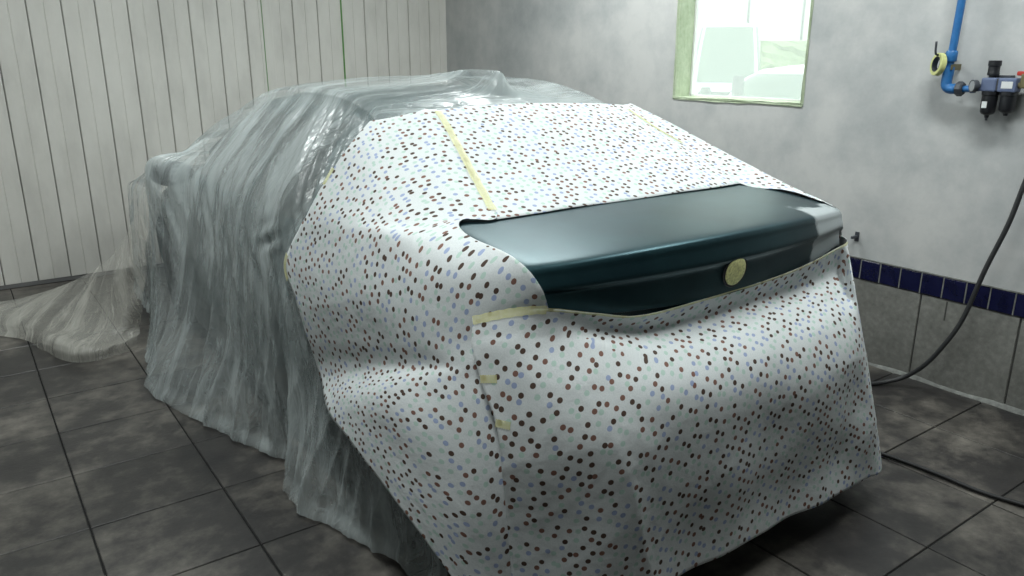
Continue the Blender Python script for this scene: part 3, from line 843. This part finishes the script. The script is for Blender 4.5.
def paper(name, S, rot, label, tp):
    root = tag(empty(name, tuple(S.P.reshape(-1, 3).min(0) * [0, 0, 1] + S.P.reshape(-1, 3).mean(0) * [1, 1, 0])), label, 'masking paper', 'dotted masking papers taped round the boot lid')
    keep(S.build('sheet', M['paper'], None, rot, .0012), root)
    for path, w, lift in tp:
        keep(tape('masking_tape', S, path, w, None, lift), root)
    return root
paper('masking_paper', A, .15, 'dotted white paper stretched flat over the rear window above the boot lid',
      [([(.06, .02), (1, .01), (2, .01), (2.80, .01)], .027, .005), ([(.25, 5.9), (1, 5.95), (1.8, 5.97)], .018, .003)])
paper('masking_paper', B, .5, 'dotted white paper wrapped over the rear pillar and quarter beside the translucent film',
      [([(1.55, .0), (2.1, .04)], .018, .003), ([(5.7, .02), (6.4, .02)], .022, .003)])
paper('masking_paper', Cs, .95, 'dotted white paper hanging below the boot lid over the bumper to the floor',
      [([(.02, .0), (.0, 1.0), (.03, 2.0)], .022, .003), ([(.02, 1.95), (.02, 3), (.02, 4), (.02, 5), (.02, 6), (.02, 7), (.02, 8), (.02, 9)], .009, .002),
       ([(2.85, -.0), (2.8, .42)], .020, .003), ([(3.85, .0), (3.83, .38)], .020, .003)])
paper('masking_paper', D, 1.3, 'narrow dotted white paper along the right edge of the boot lid facing the plaster wall', [])

# ================================================================== compressed-air line on the plaster wall
PX = XW - .065
pipe = tag(empty('air_pipe', (PX, 1.795, 1.40)), 'blue air pipe running down the plaster wall to an elbow', 'pipe')
keep(tube('pipe', [(PX, 1.772, CEIL), (PX, 1.785, 1.9), (PX, 1.797, 1.46)], .0165, M['blue_pipe'], None, 18, 4), pipe)
keep(tube('elbow', [(PX, 1.797, 1.475), (PX, 1.799, 1.445), (PX, 1.795, 1.420), (PX, 1.778, 1.409), (PX, 1.752, 1.409)], .0225, M['blue_pipe'], None, 18, 5), pipe)
keep(lathe('socket', [(.0, 0), (.0225, 0), (.0245, .004), (.0245, .040), (.0215, .046), (0, .046)], (PX, 1.795, 1.525), (0, -.02, 1), M['blue_pipe'], None, 20), pipe)
keep(lathe('socket', [(.0, 0), (.0215, 0), (.0225, .006), (.0225, .04), (0, .04)], (PX, 1.7965, 1.462), (0, -.02, 1), M['blue_pipe'], None, 20), pipe)
keep(lathe('union_nut', [(.0, 0), (.025, 0), (.032, .004), (.032, .024), (.026, .030), (0, .030)], (PX, 1.750, 1.409), (0, -1, .02), M['dark_fit'], None, 8, False), pipe)
keep(tube('spigot', [(PX, 1.722, 1.409), (PX, 1.692, 1.411), (PX, 1.678, 1.413)], .0145, M['blue_pipe'], None, 16, 3), pipe)
keep(lathe('connector', [(.0, 0), (.017, 0), (.021, .003), (.021, .016), (.013, .020), (.013, .036), (0, .036)], (PX, 1.690, 1.411), (0, -1, .06), M['grey_blue'], None, 6, False), pipe)
bm = box_bm(bmesh.new(), (PX - .022, 1.775, 1.490), (PX + .001, 1.780, 1.512), .001)
box_bm(bm, (PX - .004, 1.776, 1.488), (XW, 1.784, 1.514), .001)
keep(bm_obj('wall_clip', bm, M['brass']), pipe)

# roll of masking tape hung on a stub beside the pipe
roll = tag(empty('tape_roll', (PX - .02, 1.838, 1.50)), 'yellow roll of masking tape hanging beside the blue pipe', 'tape roll')
def ring_mesh(name, ri, ro, w, mat, c, axis):
    return lathe(name, [(ri, -w / 2), (ro - .002, -w / 2), (ro, -w / 2 + .002), (ro, w / 2 - .002), (ro - .002, w / 2), (ri, w / 2), (ri, -w / 2)], c, axis, mat, None, 40)
def ring(name, ri, ro, w, mat, c, axis):
    a = Vector(axis).normalized(); q = a.to_track_quat('Z', 'Y'); vs, fs = [], []; sg = 40
    pr = [(ri, -w / 2), (ro - .002, -w / 2), (ro, -w / 2 + .002), (ro, w / 2 - .002), (ro - .002, w / 2), (ri, w / 2)]
    for r_, h_ in pr:
        for k_ in range(sg):
            t_ = 2 * math.pi * k_ / sg; vs.append(Vector(c) + q @ Vector((r_ * math.cos(t_), r_ * math.sin(t_), h_)))
    n_ = len(pr)
    for i_ in range(n_):
        for k_ in range(sg):
            i2, k2 = (i_ + 1) % n_, (k_ + 1) % sg
            fs.append((i_ * sg + k_, i_ * sg + k2, i2 * sg + k2, i2 * sg + k_))
    o_ = mesh_obj(name, vs, fs, mat, None); o_.data.set_sharp_from_angle(angle=R(35)); return o_
rc = (PX - .022, 1.835, 1.513); rax = (-.85, .62, .10)
keep(ring('tape_winding', .034, .049, .024, M['tape_roll'], rc, rax), roll)
keep(ring('cardboard_core', .0315, .0345, .025, M['dark_fit'], rc, rax), roll)
hook = tag(empty('hook', (XW, 1.842, 1.55)), 'thin dark hook on the wall holding the tape roll', 'hook')
keep(tube('rod', [(XW - .002, 1.842, 1.56), (XW - .05, 1.842, 1.555), (PX - .03, 1.838, 1.553), (PX - .055, 1.838, 1.562), (PX - .058, 1.840, 1.61)], .0048, M['dark_fit'], None, 10, 5), hook)
keep(lathe('rosette', [(0, 0), (.012, 0), (.011, .003), (0, .004)], (XW, 1.842, 1.56), (-1, 0, 0), M['dark_fit'], None, 16), hook)

# filter and regulator unit
fr = tag(empty('filter_regulator', (PX, 1.57, 1.30)), 'grey and black air filter regulator with two bowls on the plaster wall', 'regulator')
def part(o): return keep(o, fr)
part(box('head', (PX - .030, 1.578, 1.402), (PX + .030, 1.640, 1.460), M['grey_blue'], None, .008))
part(box('head', (PX - .030, 1.500, 1.402), (PX + .030, 1.572, 1.460), M['grey_blue'], None, .008))
part(box('bracket', (PX + .020, 1.545, 1.40), (XW, 1.605, 1.47), M['dark_fit'], None, .004))
part(box('coupling', (PX - .024, 1.568, 1.408), (PX + .024, 1.582, 1.456), M['dark_fit'], None, .003))
part(box('label_plate', (PX - .0315, 1.512, 1.418), (PX - .029, 1.556, 1.446), M['label_white'], None))
part(lathe('adjusting_knob', [(0, 0), (.016, 0), (.016, .012), (.023, .014), (.024, .022), (.0225, .026), (.0225, .050), (.026, .054), (.025, .074), (0, .076)], (PX, 1.608, 1.456), (0, 0, 1), M['black_plastic'], None, 24))
g_ = part(lathe('gauge', [(0, 0), (.008, 0), (.008, .012), (.024, .014), (.026, .018), (.026, .034), (.0235, .036), (.022, .033), (0, .033)], (PX - .02, 1.645, 1.425), (-.80, .6, 0), M['dark_fit'], None, 28))
gf = lathe('dial', [(0, 0), (.0215, 0), (.0215, .001), (0, .001)], Vector((PX - .02, 1.645, 1.425)) + Vector((-.80, .6, 0)) * .0335, (-.80, .6, 0), M['gauge_face'], None, 24)
keep(gf, g_)
for yb_, ln in ((1.606, .112), (1.532, .100)):
    b_ = part(lathe('bowl', [(0, 0), (.008, 0), (.010, .010), (.024, .016), (.030, .026), (.031, ln - .018), (.034, ln - .016), (.034, ln), (0, ln)], (PX, yb_, 1.405 - ln), (0, 0, 1), M['black_plastic'], None, 24))
    if yb_ > 1.58:
        s_o = box('sticker', (PX - .0335, yb_ - .006, 1.335), (PX - .0285, yb_ + .014, 1.362), M['label_white'])
        keep(s_o, b_)
        keep(lathe('drain', [(0, 0), (.005, 0), (.006, .014), (0, .014)], (PX, yb_, 1.405 - ln - .012), (0, 0, 1), M['dark_fit'], None, 12), b_)
part(tube('outlet', [(PX, 1.502, 1.430), (PX, 1.478, 1.432), (PX, 1.448, 1.434)], .013, M['brass'], None, 14, 3))
part(box('valve_body', (PX - .017, 1.452, 1.420), (PX + .017, 1.492, 1.478), M['brass'], None, .005))
part(box('valve_lever', (PX - .012, 1.478, 1.470), (PX + .012, 1.512, 1.488), M['red'], None, .005))

# air hose dropping to the floor in front of the tiles, behind the car
hose = tag(tube('air_hose', [(3.60, 1.33, 1.36), (3.612, 1.362, 1.18), (3.612, 1.39, 1.033), (3.612, 1.422, .858), (3.612, 1.48, .646), (3.612, 1.535, .407), (3.60, 1.592, .262),
                 (3.60, 1.664, .138), (3.59, 1.745, .050), (3.535, 1.808, .016), (3.466, 1.842, .012), (3.30, 1.92, .012), (3.05, 2.15, .012)], .0105, M['hose'], None, 14, 8),
     'dark grey air hose hanging down before the blue tiles to the floor', 'hose')
cable = tag(tube('floor_cable', [(2.78, 1.75, .010), (2.80, 1.60, .010), (2.845, 1.448, .010), (2.862, 1.357, .010), (2.874, 1.206, .010), (2.876, 1.059, .010), (2.909, .926, .010), (2.96, .76, .010), (3.1, .55, .010)], .0085, M['cable'], None, 12, 8),
     'black rubber cable lying on the dark floor tiles right of the car', 'cable')
# small dark bracket seen past the corner of the boot lid
br = tag(empty('wall_bracket', (XW, 2.165, .64)), 'small dark bracket on the wall above the blue tiles, beside the boot lid', 'bracket')
keep(box('plate', (XW - .006, 2.150, .630), (XW, 2.172, .680), M['dark_fit'], None, .002), br)
keep(box('arm', (XW - .05, 2.154, .648), (XW - .004, 2.168, .662), M['dark_fit'], None, .003), br)

# ================================================================== ceiling lamps
for i, (lx, ly, w_) in enumerate(LAMPS):
    where = [('window side', 'far'), ('window side', 'near'), ('open side', 'far'), ('open side', 'near')][i]
    lm = tag(empty('ceiling_lamp', (lx, ly, CEIL - .09)), 'twin-tube fluorescent ceiling lamp on the %s, %s end' % where, 'lamp', 'fluorescent ceiling lamps')
    keep(box('housing', (lx - .09, ly - .63, CEIL - .06), (lx + .09, ly + .63, CEIL), M['white_enamel'], None, .006), lm)
    for s_ in (-.045, .045):
        keep(tube('tube', [(lx + s_, ly - .6, CEIL - .082), (lx + s_, ly, CEIL - .082), (lx + s_, ly + .6, CEIL - .082)], .014, M['tube'], None, 12, 1), lm)
    ld = bpy.data.lights.new('ceiling_lamp_light', 'AREA'); ld.shape = 'RECTANGLE'; ld.size = .16; ld.size_y = 1.2
    ld.energy = w_; ld.color = LAMP_COLOR
    lo = bpy.data.objects.new('ceiling_lamp_light', ld); lo.location = (lx, ly, CEIL - .10); col.objects.link(lo); keep(lo, lm)

# ================================================================== the yard outside the window
struct(box('yard_ground', (XW + TH + .02, -12, -.25), (45, 45, -.02), M['out_ground']))
bld = tag(empty('building', (27, 20, 0)), 'overexposed white building across the yard beyond the window', 'building')
def rot_box(name, c, ang, size, mat, parent):
    bm_ = box_bm(bmesh.new(), (-size[0] / 2, -size[1] / 2, 0), (size[0] / 2, size[1] / 2, size[2]))
    bmesh.ops.rotate(bm_, verts=bm_.verts, cent=(0, 0, 0), matrix=__import__('mathutils').Matrix.Rotation(ang, 3, 'Z'))
    bmesh.ops.translate(bm_, verts=bm_.verts, vec=c)
    o_ = bm_obj(name, bm_, mat); 
    if parent: keep(o_, parent)
    return o_
ang = math.atan2(-.61, .79) - R(90) + R(90)
vd = Vector((.79, .613, 0)); vl = Vector((-.613, .79, 0))
rot_box('facade', tuple(vd * 30 + vl * 0 + Vector((0, 0, -.05))), math.atan2(vl.y, vl.x), (30, .4, 8), M['out_white'], bld)
for k_ in (-3, -1.2, .6, 2.4):
    rot_box('downpipe', tuple(vd * 29.7 + vl * (k_ - .25)), math.atan2(vl.y, vl.x), (.08, .08, 7.5), M['out_post'], bld)
hd = rot_box('hedge', tuple(vd * 27 - vl * 2.3 + Vector((0, 0, -.03))), math.atan2(vl.y, vl.x), (4.2, .8, 2.0), M['hedge'], None)
bm_ = bmesh.new(); bm_.from_mesh(hd.data); bmesh.ops.subdivide_edges(bm_, edges=bm_.edges, cuts=14, use_grid_fill=True)
for v in bm_.verts: v.co += Vector((rng.uniform(-1, 1), rng.uniform(-1, 1), rng.uniform(-.5, .5))) * .08
bm_.to_mesh(hd.data); bm_.free()
tag(hd, 'pale green hedge beyond the white parked car outside', 'hedge')

def parked(name, label, cx, y_rear, y_front, h, w, body_m, glass_m, cat, boxy=0.0):
    """a whole small vehicle: lofted body, window bands, wheels"""
    L = y_front - y_rear; r0, f0 = y_rear, y_front; yc = (r0 + f0) / 2
    Z = [.2, .45, .75, .90, .95, 1.12, 1.32, h - .06, h]
    Z = [z if z < .96 else .95 + (z - .95) * (h - .95) / (h - .95) for z in Z]
    Z = [.2, .45, .75, .90, .95, .95 + (h - .95) * .35, .95 + (h - .95) * .7, h - .05, h]
    W = [w * k for k in (.94, 1.0, 1.0, .97, .93, .88, .81, .74, .5)]
    YR = [r0 + d for d in (.10, .0, .02, .06, .10, .22, .40, .62, 1.0)]
    YF = [f0 - d * (1 - boxy) for d in (.08, .0, .12, .45, .95, 1.25, 1.55, 1.85, 2.1)]
    NN_ = [5] * 9
    root = tag(empty(name, (cx, yc, 0)), label, cat)
    Gp = slices(Z, W, YR, YF, NN_, yc, cx, seg=96, sub=4)
    loft('body', Gp, body_m, root)
    Zw = [.98, .95 + (h - .95) * .35, .95 + (h - .95) * .7, h - .09]
    Wi = [np.interp(z, Z, W) + .008 for z in Zw]; Ri = [np.interp(z, Z, YR) - .008 for z in Zw]; Fi = [np.interp(z, Z, YF) + .008 for z in Zw]
    Gw = slices(Zw, Wi, Ri, Fi, [5] * 4, yc, cx, seg=192, sub=3)
    for nm, a0, a1 in (('windscreen', 58, 122), ('side_window', 138, 177), ('side_window', 183, 226), ('rear_window', 240, 300), ('side_window', 314, 357), ('side_window', 3, 42)):
        k0, k1 = int(a0 / 360 * 192), int(a1 / 360 * 192)
        sub_ = Gw[:, k0:k1 + 1]; r_, s__ = sub_.shape[:2]
        fs = [(i_ * s__ + k_, i_ * s__ + k_ + 1, (i_ + 1) * s__ + k_ + 1, (i_ + 1) * s__ + k_) for i_ in range(r_ - 1) for k_ in range(s__ - 1)]
        keep(mesh_obj(nm, sub_.reshape(-1, 3), fs, glass_m, None, smooth=True), root)
    for s__ in (-1, 1):
        for yw in (r0 + .75, f0 - .8):
            keep(lathe('wheel', [(0, 0), (.26, 0), (.30, .02), (.31, .05), (.31, .17), (.30, .20), (.22, .21), (.2, .2), (0, .2)], (cx + s__ * (w - .19), yw, .29), (s__, 0, 0), M['tyre'], None, 24), root)
    return root
hb = parked('parked_hatchback', 'white hatchback parked in the yard right of the van, seen through the window', 8.25, 2.55, 6.6, 1.45, .86, M['car_white'], M['out_glass'], 'car')
hb.rotation_euler = (0, 0, math.pi)
van = parked('parked_van', 'pale van facing the window from across the yard', 0, -2.4, 2.4, 2.25, .85, M['car_pale'], M['out_glass'], 'van', .35)
keep(box('grille', (-.55, 2.38, .55), (.55, 2.43, .82), M['out_dark'], None, .02), van)
keep(box('bumper', (-.80, 2.28, .22), (.80, 2.46, .50), M['out_dark'], None, .05), van)
vp = Vector((.770, .638, 0)) * 20
van.location = (vp.x, vp.y, 0); van.rotation_euler = (0, 0, math.atan2(vp.y, vp.x) + R(90))
for k_, (dx_, d_, hh_, lb) in enumerate(((.7795, 9.2, 1.36, 'tall grey post in the yard beyond the middle of the window'), (.7555, 9.6, 1.22, 'short grey post in the yard near the green window jamb'))):
    dy_ = math.sqrt(1 - dx_ * dx_)
    ps = tag(empty('yard_post', (dx_ * d_, dy_ * d_, -.02)), lb, 'post', 'grey posts in the yard')
    keep(lathe('shaft', [(0, 0), (.07, 0), (.065, hh_ - .05), (.05, hh_), (0, hh_)], (dx_ * d_, dy_ * d_, -.02), (0, 0, 1), M['out_post'], None, 16), ps)
    keep(lathe('base', [(0, 0), (.12, 0), (.11, .03), (0, .03)], (dx_ * d_, dy_ * d_, -.02), (0, 0, 1), M['out_dark'], None, 16), ps)
